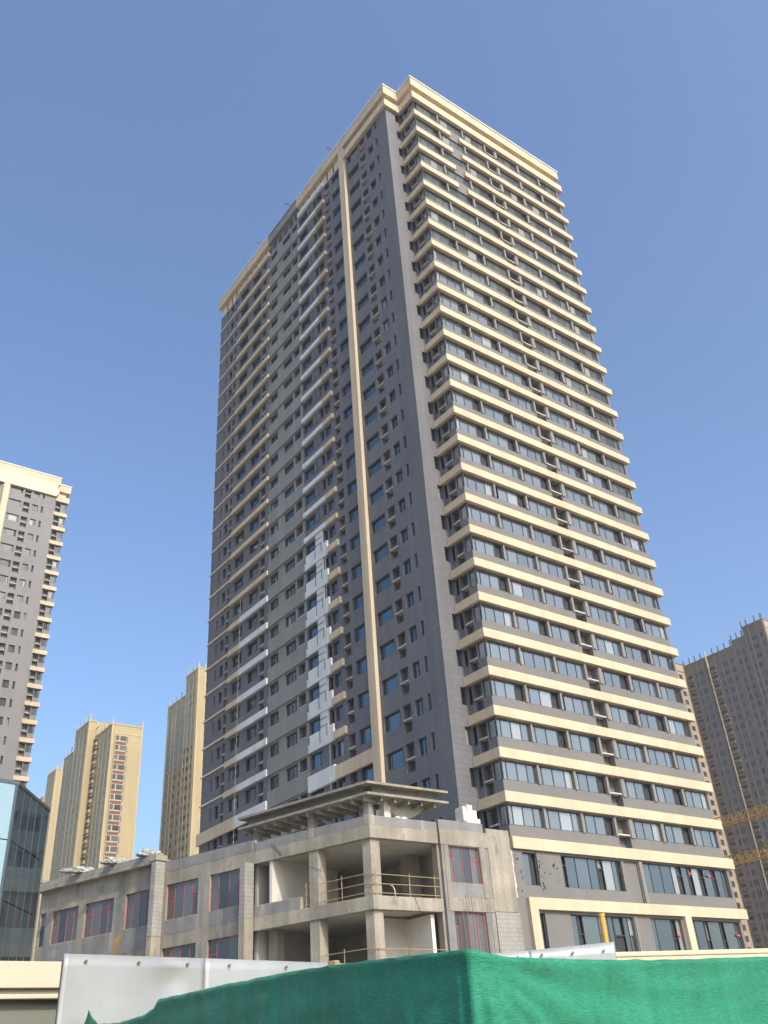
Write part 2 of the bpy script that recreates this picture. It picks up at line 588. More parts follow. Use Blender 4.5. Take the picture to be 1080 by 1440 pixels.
def tower(root, tf, twin=False):
    def fr(O, U, N):
        o = tf @ Vector((O[0], O[1], 0))
        rot = tf.to_3x3()
        return Frame(o, rot @ Vector((U[0], U[1], 0)), rot @ Vector((N[0], N[1], 0)))
    W = fr((0, 0), (1, 0), (0, 1))
    FR = fr((0, 44.75), (1, 0), (0, -1))
    FL = fr((41.63, 0), (0, 1), (-1, 0))
    FB = fr((43.6, 0), (0, 1), (-1, 0))
    FS = fr((0, 47.3), (1, 0), (0, -1))
    rows = range(-1, 26)
    low = 9.0 if twin else 0.0
    win = Parts('window', root)
    shelf = Parts('air_conditioner_shelf', root, 90)
    gR, gL = ('glass', 'glass_dim') if not twin else ('glass_dim', 'glass')  # brighter glass copy on the sunlit long face, darker copy on the shaded one
    rng = random.Random(3 if twin else 11)

    def put(F, u0, u1, k, dep, mull, darks, gl, top=-.85, bot=-2.14, transom=None):
        h = top - bot
        me = window_mesh(u1 - u0, h, mull, darks, gl, transom=transom, fw=.068)
        win.add(me, F.mat(u0, -dep + .06, T(k) + bot), (u1 - u0) * h)

    def put_shelf(F, u0, u1, k, z, dep=.55):
        key = ('shelf', round(u1 - u0, 2))
        if key not in WIN:
            b = MB()
            b.box(WORLD, 0.003, u1 - u0 - .003, -dep, .015, 0, .10, 'concrete_shelf')
            WIN[key] = b.mesh('air_conditioner_shelf')
        shelf.add(WIN[key], F.mat(u0, 0, T(k) + z), (u1 - u0) * .3)

    body = MB()
    # solid core and roof
    body.box(W, 42.5, 66.2, 48.2, 86.9, low, 96.9, 'grey')
    body.box(W, 44.6, 66.2, 45.6, 48.2, low, 96.6, 'grey')

    # --- B block, long front
    ops = []
    spec = [(43.68, 46.96, (.15, .447, .745)), (47.16, 50.66, (.12, .43, .775)), (50.9, 54.12, (.12, .424, .753)),
            (56.2, 59.42, (.13, .423, .733)), (59.76, 63.04, (.12, .383, .746)), (63.32, 66.35, (.13, .40, .78))]
    for k in rows:
        for i, (a, b, mu) in enumerate(spec):
            ops.append((a, b, T(k) - 2.14, T(k) - .80, .20, None, 'spandrel'))
            r = rng.random()
            darks = (3,) if r < .40 else ((0,) if r < .47 else ((3, 0) if r < .50 else ()))
            if not (twin and k > 23):
                put(FR, a, b, k, .16, mu, darks, gR, -.80)
        ops.append((54.42, 55.72, T(k) - 2.92, T(k) - .78, .62, 'spandrel', 'spandrel'))
        put_shelf(FR, 54.42, 55.72, k, -2.0)
    zl = 13.55
    body.facade(FR, 43.6, 66.6, zl, 94.9, ops, 'spandrel')
    for k in rows:                                                     # piers between the windows stand a little proud
        for a, b in ((46.97, 47.15), (50.67, 50.89), (54.14, 54.36), (55.78, 56.16), (59.43, 59.75), (63.05, 63.31)):
            body.box(FR, a, b, .005, .10, T(k) - 2.14, T(k) - .72, 'pier')
        body.box(FR, 43.6, 43.67, -.05, .06, T(k) - 2.14, T(k) - .74, 'frame')
    # --- B block, short return
    ops = []
    for k in rows:
        ops += [(44.9, 45.62, T(k) - 2.14, T(k) - .80, .2, None, 'grey'),
                (45.72, 46.62, T(k) - 2.92, T(k) - .80, .6, 'grey', 'grey'),
                (46.78, 47.22, T(k) - 2.14, T(k) - .80, .2, None, 'grey')]
        put(FB, 44.9, 45.62, k, .16, (), (), gR if not twin else gL, -.80)
        put(FB, 46.78, 47.22, k, .16, (), (0,), gR, -.80)
        put_shelf(FB, 45.72, 46.62, k, -1.95)
    body.facade(FB, 44.75, 47.3, zl, 94.9, ops, 'grey')
    # --- sliver wall facing the same way as the front
    ops = [(42.98, 43.56, T(k) - 2.1, T(k) - .74, .35, None, 'grey') for k in rows]
    for k in rows:
        put(FS, 42.98, 43.56, k, .3, (), (), 'glass_dim', -.76, -2.1)
    body.facade(FS, 41.63, 43.6, low, 94.9, ops, 'grey')

    # --- long side wall, section by section
    def fac(u0, u1, wins, acs, mat, gl, kk=rows, z1=94.9):
        ops = []
        for k in kk:
            for (a, b, mu, dk) in wins:
                ops.append((a, b, T(k) - 2.08, T(k) - .78, .30, None, None))
                d = dk if rng.random() < .7 else ()
                put(FL, a, b, k, .26, mu, d, gl, -.78, -2.08)
            for (a, b) in acs:
                ops.append((a, b, T(k) - 2.9, T(k) - .74, .6, 'grey', 'grey'))
                put_shelf(FL, a, b, k, -1.95)
        body.facade(FL, u0, u1, low, z1, ops, mat)
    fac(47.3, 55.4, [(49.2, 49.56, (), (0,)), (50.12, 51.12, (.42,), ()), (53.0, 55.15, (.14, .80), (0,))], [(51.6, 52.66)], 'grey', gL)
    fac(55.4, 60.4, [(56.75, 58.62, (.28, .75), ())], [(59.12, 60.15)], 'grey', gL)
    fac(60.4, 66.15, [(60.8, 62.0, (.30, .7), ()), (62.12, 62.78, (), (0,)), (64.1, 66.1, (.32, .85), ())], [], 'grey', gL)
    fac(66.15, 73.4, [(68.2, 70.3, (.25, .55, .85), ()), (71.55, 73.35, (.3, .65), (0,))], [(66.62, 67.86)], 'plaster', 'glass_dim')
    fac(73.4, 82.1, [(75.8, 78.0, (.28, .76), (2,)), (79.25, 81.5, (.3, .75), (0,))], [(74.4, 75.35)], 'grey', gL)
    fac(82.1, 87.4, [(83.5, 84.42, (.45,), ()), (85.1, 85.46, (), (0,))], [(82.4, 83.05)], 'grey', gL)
    body.box(FL, 87.2, 87.4, -6, -.01, low, 94.9, 'grey')
    # dark joint panels between the two windows of the bay, thin slab edges on the raw plaster
    for k in rows:
        body.box(FL, 66.16, 73.38, .003, .16, T(k) - 3.62, T(k) - 2.10, 'plaster')
        if k < 16:
            body.box(FL, 62.82, 64.06, .003, .05, T(k) - 2.08, T(k) - .60, 'grey')
            body.box(FL, 63.40, 63.48, .05, .08, T(k) - 2.08, T(k) - .60, 'frame')
    part('wall', body, root)

    # --- floor bands
    bm_full = MB()
    bm_full.box(W, 43.32, 67.0, 44.44, 47.27, -.70, 0, 'beige')
    me_full = bm_full.mesh('floor_band')
    for k in range(0, 27):
        if k in (0, 1, 2, 3) and not twin:                              # unfinished gap near the top
            b = MB()
            b.box(W, 43.32, 48.53, 44.44, 47.27, -.70, 0, 'beige')
            b.box(W, 49.92, 67.0, 44.44, 47.27, -.70, 0, 'beige')
            part('floor_band', b, root, Matrix.Translation((0, 0, T(k))))
        elif k == 26:
            b = MB()
            b.box(W, 43.40, 67.2, 44.40, 47.27, -.72, .03, 'beige')
            part('floor_band', b, root, Matrix.Translation((0, 0, T(k))))
        else:
            part('floor_band', me_full, root, Matrix.Translation((0, 0, T(k))))
    bl = MB()
    bl.box(FL, 60.15, 62.0, .006, .28, -.52, 0, 'beige')
    bl.box(FL, 62.0, 66.05, .006, .28, -.52, 0, 'white')
    me_a = bl.mesh('balcony_band')
    bl = MB()
    bl.box(FL, 60.15, 62.0, .006, .28, -.55, .1, 'beige')
    bl.box(FL, 61.95, 65.75, .055, .26, -.62, .84, 'white')
    bl.box(FL, 65.75, 66.1, .055, .20, -.62, .15, 'white')
    bl.box(FL, 62.84, 64.05, .055, .18, .84, 2.42, 'white')
    for z in (1.1, 1.75):
        bl.box(FL, 62.95, 64.0, .18, .21, z, z + .06, 'frame')
    bl.box(FL, 64.0, 64.06, .26, .30, -.2, .95, 'frame')
    bl.box(FL, 62.9, 62.96, .26, .30, .1, .95, 'frame')
    me_b = bl.mesh('balcony_band')
    bl = MB()
    bl.box(FL, 73.4, 82.0, .006, .28, -.52, 0, 'beige')
    me_c = bl.mesh('balcony_band')
    bl = MB()
    bl.box(FL, 73.4, 79.2, .006, .28, -.60, .04, 'white')
    bl.box(FL, 79.2, 82.0, .006, .28, -.56, 0, 'beige')
    me_d = bl.mesh('balcony_band')
    bl = MB()
    bl.box(FL, 82.05, 87.55, .006, .14, -.17, 0, 'cream')
    me_e = bl.mesh('string_course')
    if not twin:
        for k in range(0, 24):
            mt = Matrix.Translation((0, 0, T(k)))
            if k < 23:
                part('balcony_band', me_a if k < 16 else me_b, root, mt)
                part('balcony_band', me_c if k < 16 else me_d, root, mt)
                part('string_course', me_e, root, mt)
    # --- belt above the podium storeys on the side
    for u0, u1, um, m0, m1, h in ((56.45, 66.1, 61.9, 'beige', 'white', 23.65), (73.4, 87.6, 79.2, 'white', 'beige', 23.45)):
        b = MB()
        b.box(FL, u0, um, .02, .30, 22.35, 23.45, m0)
        b.box(FL, um, u1, .02, .31, 22.30, h, m1)
        part('belt_course', b, root)
    # --- vertical beam
    b = MB()
    b.box(FL, 55.42, 56.42, .01, .36, low, 98.25, 'beige')
    part('pilaster', b, root)

    # --- crown: lower band, recessed strip with slots, cornice with white coping
    b = MB()
    b.box(W, 43.28, 67.2, 44.40, 47.26, 94.6, 95.72, 'beige')
    b.box(FS, 41.25, 43.275, .015, .38, 94.6, 95.72, 'beige')
    b.box(FL, 47.29, 55.40, .01, .38, 94.6, 95.72, 'beige')
    part('crown_band', b, root)
    for u0, u1, mt in ((60.15, 66.05, 'white'), (73.4, 82.0, 'beige')):
        b = MB()
        b.box(FL, u0, u1, .01, .30, 94.75, 95.5, mt)
        part('balcony_band', b, root)
    b = MB()
    b.box(W, 43.75, 66.3, 44.95, 47.39, 95.72, 96.75, 'cream')
    b.box(W, 41.75, 43.75, 47.4, 48.4, 94.9, 96.75, 'cream')
    b.box(FL, 47.5, 66.1, -2.0, -.12, 94.9, 96.75, 'cream')
    b.box(FL, 66.1, 73.4, -2.0, -.12, 94.9, 96.75, 'plaster')
    b.box(FL, 73.4, 87.3, -2.0, -.12, 94.9, 96.75, 'cream')
    for i in range(9):
        u = 44.1 + i * 1.35
        b.box(FR, u, u + .14, -.22, -.08, 95.75, 96.7, 'frame')
    for i in range(22):
        u = 56.7 + i * 1.38
        if 66 < u < 73.3:
            b.box(FL, u, u + .8, -.13, -.06, 95.45, 96.4, 'frame')
        else:
            b.box(FL, u, u + .16, -.13, -.06, 95.3, 96.7, 'frame')
    for i in range(6):
        u = 48 + i * 1.25
        b.box(FL, u, u + .75, -.13, -.06, 95.78, 96.68, 'frame')
    part('crown_strip', b, root)
    b = MB()
    for z0, z1, e, mt in ((96.72, 98.12, 0, 'beige'), (98.12, 98.28, .10, 'coping')):
        d = .006 if mt == 'coping' else 0
        b.box(W, 43.22 - e, 66.95 + e, 44.34 - e, 47.2 - d, z0, z1, mt)
        b.box(FS, 41.23 - e, 43.22 - e, -3.0, .42 + e, z0, z1, mt)
        b.box(FL, 50.3, 66.1, -3.0, .40 + e, z0, z1, mt)
        b.box(FL, 66.1, 73.4, -3.0, .36 + e, z0, z1, 'plaster')
        b.box(FL, 73.4, 87.7 + e, -3.0, .40 + e, z0, z1, mt)
    b.box(W, 44.5, 66.5, 47.2, 87.2, 96.95, 98.0, 'coping')
    part('cornice', b, root)
    win.done()
    shelf.done()

    if twin:
        return
    # --- two commercial storeys below the long front
    body = MB()
    ops = [(44.3, 45.62, 11.4, 13.42, .25, None, 'spandrel'), (47.9, 53.98, 11.4, 13.45, .22, None, 'spandrel'),
           (56.22, 66.3, 11.45, 13.48, .22, None, 'spandrel'), (54.25, 55.72, 10.65, 13.45, .12, 'spandrel', 'spandrel'),
           (44.85, 45.62, 5.6, 9.75, .4, None, 'spandrel'), (47.95, 54.12, 5.6, 9.75, .4, None, 'spandrel'),
           (55.95, 59.3, 5.6, 9.75, .4, None, 'spandrel'), (60.35, 66.3, 5.6, 9.75, .4, None, 'spandrel')]
    body.facade(FR, 42.3, 66.6, 0, 13.55, ops, 'spandrel', n=.12)
    body.box(FR, 55.78, 56.12, .125, .24, 10.65, 13.5, 'pier')
    body.box(FR, 54.2, 54.36, .125, .2, 5.6, 9.8, 'pier')
    part('shop_wall', body, root)
    for a, b_, z0, h, mu, dk, tr in ((44.3, 45.62, 11.4, 2.02, (.6,), (1,), None),
                                     (47.9, 53.98, 11.4, 2.05, (.09, .25, .46, .60, .70, .86, .94), (0, 4, 7), (.7, (0, 4, 7))),
                                     (56.22, 66.3, 11.45, 2.03, (.10, .22, .34, .40, .46, .53, .58, .66, .72, .82, .87, .95), (4, 6, 8, 10), (.68, (4, 6, 8, 10))),
                                     (44.85, 45.62, 5.6, 4.15, (.5,), (1,), None),
                                     (47.95, 54.12, 5.6, 4.15, (.12, .2, .45, .6, .68, .85, .93), (1, 5), (.72, (1, 3, 5, 7))),
                                     (55.95, 59.3, 5.6, 4.15, (.2, .72, .86), (2,), (.7, (2,))),
                                     (60.35, 66.3, 5.6, 4.15, (.12, .3, .38, .62, .70, .93), (2, 4), (.68, (2, 4)))):
        part('shop_window', window_mesh(b_ - a, h, mu, dk, 'glass_low', transom=tr, fw=.06), root, FR.mat(a, -.05, z0))
    for u, z in ((61.6, 12.95), (63.85, 12.9), (58.65, 8.65), (65.7, 8.75)):
        b = MB()
        b.box(FR, u, u + .42, .03, .06, z, z + .13, 'red')
        b.box(FR, u + .02, u + .07, .03, .058, z + .13, z + .32, 'red')
        part('red_sash_film', b, root)
    b = MB()
    b.box(FR, 44.1, 67.2, .125, .42, 9.92, 10.62, 'beige')
    b.box(FR, 44.1, 44.82, .125, .415, 0, 9.92, 'beige')
    b.box(FR, 59.5, 60.2, .125, .415, 0, 9.92, 'beige')
    part('shopfront_frame', b, root)
    # broken render and cracks beside the small podium window
    b = MB()
    rg = random.Random(5)
    for i in range(46):
        u, z = rg.choice(((45.72, 12.6), (45.85, 11.9), (46.5, 12.5), (47.2, 12.2), (44.0, 11.8), (43.7, 12.9), (45.8, 11.2)))
        u += rg.gauss(0, .14)
        z += rg.gauss(0, .35)
        s = rg.uniform(.02, .07)
        pts = [FR.p(u + s * rg.uniform(.5, 1.6) * math.cos(t), .128, z + 1.3 * s * rg.uniform(.5, 1.8) * math.sin(t)) for t in [q * 1.047 for q in range(6)]]
        b.face(pts[::-1], 'dark')
    part('broken_render', b, root)


main = thing('residential_tower', 'tall dark grey residential tower with cream floor bands wrapping its sunlit front', 'tower', (54, 66, 0))
tower(main, Matrix.Identity(4))
tf2 = Matrix.Translation((84.2, 101.37, 0)) @ Matrix.Rotation(R(90), 4, 'Z')
twin = thing('residential_tower', 'grey and cream residential tower cut off by the left edge of the photo', 'tower', (20, 155, 0))
tower(twin, tf2, True)
for ch in twin.children:
    if ch.name.startswith('wall'):
        for i, q in enumerate(ch.data.materials):
            if q == M['grey']:
                ch.data.materials[i] = M['twin_haze_grey']
# thick cream attic of the left-hand tower is part of its crown
b = MB()
FT = Frame((0, 143.0), (1, 0), (0, -1))
b.box(FT, 10, 36.95, -.3, .395, 94.2, 96.72, 'cream')
b.box(FT, 36.95, 39.2, -3.2, -2.6, 95.2, 96.7, 'cream')
part('attic_panel', b, twin)


# ------------------------------------------------------------------ unfinished concrete podium
P0 = Vector((31.42, 43.65))
dA = Vector((-.309, .951))
nA = Vector((-.951, -.309))
FA = Frame(P0, dA, nA)
FF = Frame((0, 43.65), (1, 0), (0, -1))
FI = Frame(P0, dA, nA)
pod = thing('podium_building', 'unfinished raw concrete low-rise block with open corner bays and red window frames', 'building', (36, 50, 0))


def plan(s0, s1, ins, x1, y1=43.65, back=None):
    a = FA.p(s0, -ins, 0)
    b_ = FA.p(s1, -ins, 0)
    return a, b_


# floors, ceilings, roof
def slab(name, z0, z1, ins, mat='inner'):
    b = MB()
    d = ins
    pA = FA.p(30.2, -d, 0)
    # corner inset on both faces
    q = FA.p(0, -d, 0)
    tq = (43.65 + d - q.y) / dA.y
    c = q + Vector((dA.x, dA.y, 0)) * tq
    b.prism([(c.x, c.y), (42.3, 43.65 + d), (42.3, 47.25), (41.6, 47.3), (41.5, 72.3), (pA.x, pA.y)], z0, z1, mat)
    part(name, b, pod)


slab('roof_slab', 13.25, 13.85, .42)
slab('floor_slab', 9.5, 10.06, .42)
slab('floor_slab', 5.7, 6.2, .42)


def corner_box(b, s1, x1, n0, n1, z0, z1, mat):
    """a strip that runs along the long face and turns the corner onto the front face, mitred"""
    def c(n):
        q = FA.p(0, n, 0)
        t = (43.65 - n - q.y) / dA.y
        return q + Vector((dA.x, dA.y, 0)) * t
    a0, a1 = FA.p(s1, n0, 0), FA.p(s1, n1, 0)
    c0, c1 = c(n0), c(n1)
    e0, e1 = Vector((x1, 43.65 - n0, 0)), Vector((x1, 43.65 - n1, 0))
    b.prism([(a1.x, a1.y), (c1.x, c1.y), (c0.x, c0.y), (a0.x, a0.y)], z0, z1, mat)
    b.prism([(c1.x, c1.y), (e1.x, e1.y), (e0.x, e0.y), (c0.x, c0.y)], z0, z1, mat)


b = MB()
corner_box(b, 9.03, 36.45, -.40, 0, 13.2, 13.92, 'concrete')
part('roof_beam', b, pod, bevel=.02)
b = MB()
corner_box(b, 9.03, 36.45, -.40, 0, 9.38, 10.1, 'concrete')
part('edge_beam', b, pod, bevel=.02)
b = MB()
corner_box(b, 9.03, 36.45, -.22, -.02, 13.92, 14.46, 'cement')
for s in (4.25, 9.18):
    b.box(FA, s, s + .38, -.24, .004, 13.92, 14.5, 'concrete')
b.box(FA, .02, .42, -.20, .003, 13.92, 14.5, 'concrete')
b.box(FF, 31.5, 31.8, -.20, .003, 13.92, 14.495, 'concrete')
b.box(FF, 35.2, 35.42, -.24, .002, 13.92, 14.48, 'concrete')
part('parapet', b, pod, bevel=.015)

# long facade with the red windows
ops = []
redwins = [(25.85, 28.78, 10.95, 13.15), (22.1, 25.15, 10.95, 13.15), (18.3, 20.88, 10.95, 13.15), (13.9, 16.85, 11.0, 13.16), (9.75, 12.86, 11.0, 13.16),
           (13.9, 17.0, 7.15, 9.35), (9.75, 12.9, 7.15, 9.35), (29.5, 30.25, 10.95, 13.15)]
ops = [(a, b_, z0, z1, .25, None, 'concrete') for a, b_, z0, z1 in redwins]
b = MB()
b.facade(FA, 9.03, 30.4, 0, 14.6, ops, 'concrete')
b.box(FA, 30.2, 30.4, -7, -.003, 0, 14.6, 'cement')
part('wall', b, pod)
b = MB()                                                              # cement-rendered infill patches, slightly proud
for a, c, z0, z1 in ((13.95, 16.8, 10.12, 10.92), (9.8, 12.8, 10.12, 10.92), (13.35, 13.62, 10.2, 13.1), (18.4, 20.8, 9.5, 10.88),
                     (22.2, 25.0, 9.6, 10.86), (25.9, 29.0, 9.3, 10.86), (21.25, 21.75, 10.6, 13.1), (29.0, 29.4, 9.4, 13.1),
                     (9.2, 16.9, 14.0, 14.58), (13.3, 13.65, 7.2, 9.35)):
    b.box(FA, a, c, .001, .012, z0, z1, 'cement')
part('render_patch', b, pod)
b = MB()
b.box(FA, 21.2, 21.62, .013, .03, 8.2, 10.75, 'rust')
part('stained_pier', b, pod)
for s, top in ((9.03, 13.25), (17.13, 14.68)):
    b = MB()
    b.box(FA, s, s + .45, .004, .80, 10.2, top, 'brickgrey')
    b.box(FA, s - .02, s + .47, .004, .83, 10.06, 10.2, 'concrete')
    b.box(FA, s, s + .46, .004, .81, 0, 10.06, 'concrete')
    part('buttress', b, pod, bevel=.015)
b = MB()
b.box(FA, 17.2, 30.5, -.5, .52, 14.6, 14.86, 'concrete')
b.box(FA, 17.2, 30.5, .15, .50, 14.86, 15.22, 'brickgrey')
b.box(FA, 17.05, 17.75, -.1, .86, 14.69, 15.05, 'concrete')
part('eave', b, pod, bevel=.015)
b = MB()
b.box(FA, 17.0, 30.4, -.35, -.02, 14.4, 14.6, 'cement')
b.box(FA, 9.05, 17.18, -.3, -.02, 14.46, 14.66, 'cement')
part('parapet', b, pod)
for a, c, z0, z1 in redwins:
    w = c - a
    if w < 1:
        me = window_mesh(w, z1 - z0, (), (), 'pane', 'red', (.62, (0,)), .035)
    else:
        me = window_mesh(w, z1 - z0, (.22, .48, .77), (), 'pane', 'red', (.62, (0, 3)), .034)
    part('window', me, pod, FA.mat(a, -.12, z0))

# front: block with red windows and the cast strip beside it
b = MB()
ops = [(37.2, 39.7, 11.06, 13.16, .3, None, 'concrete'), (37.2, 39.7, 7.2, 9.45, .3, None, 'concrete')]
b.facade(FF, 36.84, 40.42, 0, 13.2, ops, 'cement', n=-.03)
b.box(FF, 36.66, 36.84, -.8, -.03, 0, 13.2, 'cement')
b.box(FF, 36.48, 36.66, -.75, -.25, 0, 13.2, 'concrete')
b.box(FF, 36.6, 40.42, -.3, 0.012, 13.2, 14.1, 'concrete')
b.box(FF, 36.6, 40.2, -.3, -.02, 14.1, 14.66, 'cement')
b.box(FF, 36.86, 40.42, -.3, .006, 9.47, 10.2, 'concrete')
b.box(FF, 40.48, 42.42, -.8, -.06, 9.55, 14.42, 'concrete')
b.box(FF, 40.48, 42.5, -.8, -.02, 0, 9.52, 'brickgrey')
b.box(FF, 36.86, 37.2, -.028, .004, 10.2, 13.2, 'concrete')
b.box(FF, 39.72, 40.1, -.028, .003, 10.25, 13.2, 'concrete')
part('front_wall', b, pod, bevel=.01)
b = MB()
rg = random.Random(8)
for i in range(14):
    z = 10.4 + i * .2
    w = rg.uniform(.03, .12)
    b.box(FF, 42.425 , 42.46 + w, -.5, -.05 + rg.uniform(-.02, .02), z, z + .19, 'inwhite')
part('foam_edge', b, pod)
for z0 in (11.06, 7.2):
    part('window', window_mesh(2.5, 2.1 if z0 > 10 else 2.25, (.19, .46, .74), (), 'pane', 'red', (.66, (0, 3)), .042), pod, FF.mat(37.2, -.2, z0))

# columns
for z0, z1 in ((10.06, 13.25), (6.2, 9.5), (0, 5.7)):
    b = MB()
    b.box(FA, 3.95, 4.68, -.82, -.08, z0, z1, 'concrete')
    part('column', b, pod, bevel=.02)
    b = MB()
    # corner column: square turned with the corner
    q = [(31.55, 43.85), (32.20, 43.85), (32.20, 44.55), (31.36, 44.42)]
    b.prism(q, z0, z1, 'concrete')
    part('column', b, pod, bevel=.02)
    b = MB()
    b.box(WORLD, 36.6, 37.5, 46.9, 47.7, z0, z1, 'concrete')
    part('column', b, pod, bevel=.02)
    b = MB()
    b.box(FA, 8.2, 8.9, -1.9, -1.2, z0, z1, 'concrete')
    part('column', b, pod, bevel=.02)
# inner walls
b = MB()
b.box(FA, 6.0, 30, -8.6, -8.3, 0, 13.25, 'inner')
b.box(FA, -2.5, 6.0, -9.6, -9.3, 0, 13.25, 'inner')
b.box(WORLD, 38.2, 38.5, 44.5, 53.0, 0, 13.25, 'inner')
b.box(FA, 9.2, 9.4, -8.3, -.5, 0, 13.25, 'inner')
for k in (13.6, 17.1, 21.5, 25.5):
    b.box(FA, k, k + .2, -8.3, -3.5, 0, 13.25, 'inner')
b.box(FA, 9.4, 30, -3.6, -3.4, 0, 13.25, 'inner')
b.box(WORLD, 33.8, 36.2, 46.4, 46.6, 6.2, 9.4, 'inner')
b.box(WORLD, 35.7, 35.95, 44.05, 46.4, 6.2, 9.3, 'inwhite')
part('inner_wall', b, pod)
b = MB()
ops = [(3.4, 4.4, 10.06, 12.1, .2, 'dark', 'inner')]
FP = Frame(FA.p(7.6, 0, 0), -nA, -dA)
b.facade(FP, .12, 6.5, 10.06, 13.25, ops, 'inwhite')
b.box(FP, .12, 6.5, -.22, -.21, 10.06, 13.25, 'inwhite')
b.box(FP, .10, .12, -.22, .0, 10.06, 13.25, 'inwhite')
part('partition', b, pod)
b = MB()
b.box(FP, 3.35, 4.45, .002, .05, 10.06, 12.15, 'inner')
b.box(FP, 3.47, 4.33, .05, .06, 10.08, 12.05, 'dark')
part('door', b, pod)
b = MB()
b.box(FA, 5.42, 9.0, -.25, -.012, 10.1, 10.72, 'cement')
b.box(FA, 5.30, 5.42, -.25, -.008, 10.1, 10.78, 'concrete')
b.box(FA, 5.42, 9.0, -.27, -.008, 10.72, 10.78, 'concrete')
part('low_wall', b, pod)
b = MB()
b.box(WORLD, 40.75, 42.0, 46.0, 46.7, 13.85, 16.2, 'inwhite')
b.box(WORLD, 40.70, 41.0, 45.9, 46.75, 15.4, 16.35, 'inwhite')
b.box(WORLD, 41.2, 41.7, 46.05, 46.65, 16.2, 16.55, 'inwhite')
b.box(WORLD, 42.0, 42.35, 46.1, 46.6, 15.35, 15.7, 'inwhite')
part('plaster_stub', b, pod, bevel=.06)

# canopy: two thin slabs on posts with joists between
can = MB()
CZ = 16.85
CA = Frame((32.55, 45.25), (-.262, .965), (-.965, -.262))
CF = Frame((0, 45.25), (1, 0), (0, -1))


def l_strip(b, s1, x1, wid, z0, z1, mat, out=0):
    cx, cy = 32.55 + CA.N.x * out * .6, 45.25 - out
    a = CA.p(s1, out, 0)
    ai = CA.p(s1, -wid, 0)
    q = CA.p(0, -wid, 0)
    t = (45.25 + wid - q.y) / CA.U.y
    ci = q + CA.U * t
    b.prism([(a.x, a.y), (cx, cy), (ci.x, ci.y), (ai.x, ai.y)], z0, z1, mat)
    b.prism([(cx, cy), (x1, cy), (x1, 45.25 + wid), (ci.x, ci.y)], z0, z1, mat)


l_strip(can, 11.4, 38.95, 2.7, CZ - .02, CZ + .13, 'slab_shade', .05)
canopy = part('roof_canopy', can, pod)
can = MB()
l_strip(can, 11.4, 38.95, 2.7, CZ - .68, CZ - .53, 'slab_shade', .02)
part('edge_slab', can, canopy)
can = MB()
CB = Frame((32.55, 45.25), (-.262, .965), (-.965, -.262))
can.box(CB, .9, 11.1, -2.3, -.62, CZ - .53, CZ - .02, 'cement')  # fill blocks added so the gap between the slabs looks dark
can.box(CF, 33.4, 38.3, -2.3, -.62, CZ - .53, CZ - .02, 'cement')
part('gap_fill', can, canopy)
for i in range(12):
    s = .45 + i * .95
    b = MB()
    b.box(CA, s, s + .13, -2.65, -.22, CZ - .95, CZ - .68, 'concrete')
    part('joist', b, canopy)
for i in range(5):
    x = 33.7 + i * 1.05
    b = MB()
    b.box(CF, x, x + .13, -2.65, -.22, CZ - .93, CZ - .68, 'concrete')
    part('joist', b, canopy)
for s in (.55, 5.2, 10.2):
    b = MB()
    b.box(CA, s, s + .45, -1.15, -.70, 13.85, CZ - .68, 'slab_shade')
    part('post', b, canopy)
b = MB()
b.box(CF, 34.4, 34.9, -1.4, -.9, 13.85, CZ - .5, 'inwhite')
part('post', b, canopy)
b = MB()                                                              # sagging arched beam under the right arm
pts = []
for i in range(13):
    t = i / 12
    pts.append((34.9 + 3.3 * t, CZ - .70 - .85 * math.sin(math.pi * (0.15 + .85 * t)) ** 1.2))
for i in range(12):
    (x0, za), (x1, zb) = pts[i], pts[i + 1]
    for yy in (46.55, 46.85):
        pass
    v = len(b.v)
    for y in (46.5, 46.8):
        b.v += [(x0, y, za), (x1, y, zb), (x1, y, CZ - .55), (x0, y, CZ - .55)]
    for q in ((0, 1, 2, 3), (7, 6, 5, 4), (0, 4, 5, 1), (3, 2, 6, 7)):
        b.f.append(tuple(v + k for k in q))
        b.m.append(b.mi('inner'))
part('arched_beam', b, canopy)

# guard rails of lashed poles on the open floor edges
def guard(label, z, sA, xF, hts, posts_s, posts_x):
    r = thing('guard_rail', label, 'railing', FA.p(.1, -.16, z), 'pole guard rails on the open concrete floors')
    rg = random.Random(int(z * 10))
    cz = FA.p(0.1, -.16, 0)
    for h in hts:
        b = MB()
        a = FA.p(sA, -.16, z + h + rg.uniform(-.03, .03))
        b.tube(a, (cz.x - .05, cz.y - .1, z + h + .03), .021, 'wood')
        part('rail', b, r)
        b = MB()
        b.tube((cz.x - .2, cz.y - .03, z + h - .02), (xF, 43.82, z + h + rg.uniform(-.05, .02)), .020, 'wood')
        part('rail', b, r)
    for s in posts_s:
        b = MB()
        p = FA.p(s, -.19, z)
        b.tube(p, p + Vector((rg.uniform(-.03, .03), 0, hts[0] + .2)), .026, 'wood')
        part('post', b, r)
    for x in posts_x:
        b = MB()
        b.tube((x, 43.86, z), (x + .02, 43.86, hts[0] + z + .12), .025, 'wood')
        part('post', b, r)


guard('upper tan pole railing on the open second floor of the concrete block', 10.1, 5.15, 36.4, (1.18, .66, .18), (5.0, 2.33, -.12), (34.18, 36.05))
guard('lower tan pole railing just above the hoarding in the concrete block', 6.2, 4.4, 36.4, (1.25, .6), (2.33, -.12), (33.6,))

# steel rods standing before the lower red window
for i, (u, z1) in enumerate(((37.75, 9.6), (38.05, 10.35), (38.42, 10.3), (39.2, 10.4), (39.75, 10.1))):
    b = MB()
    b.tube((u, 43.3, 0), (u - .12 + .05 * i, 43.42, z1), .02, 'steel')
    solo('steel_rod', b, 'thin upright steel rod in front of the lower red window of the concrete block', 'rod', 'steel rods before the lower red window')

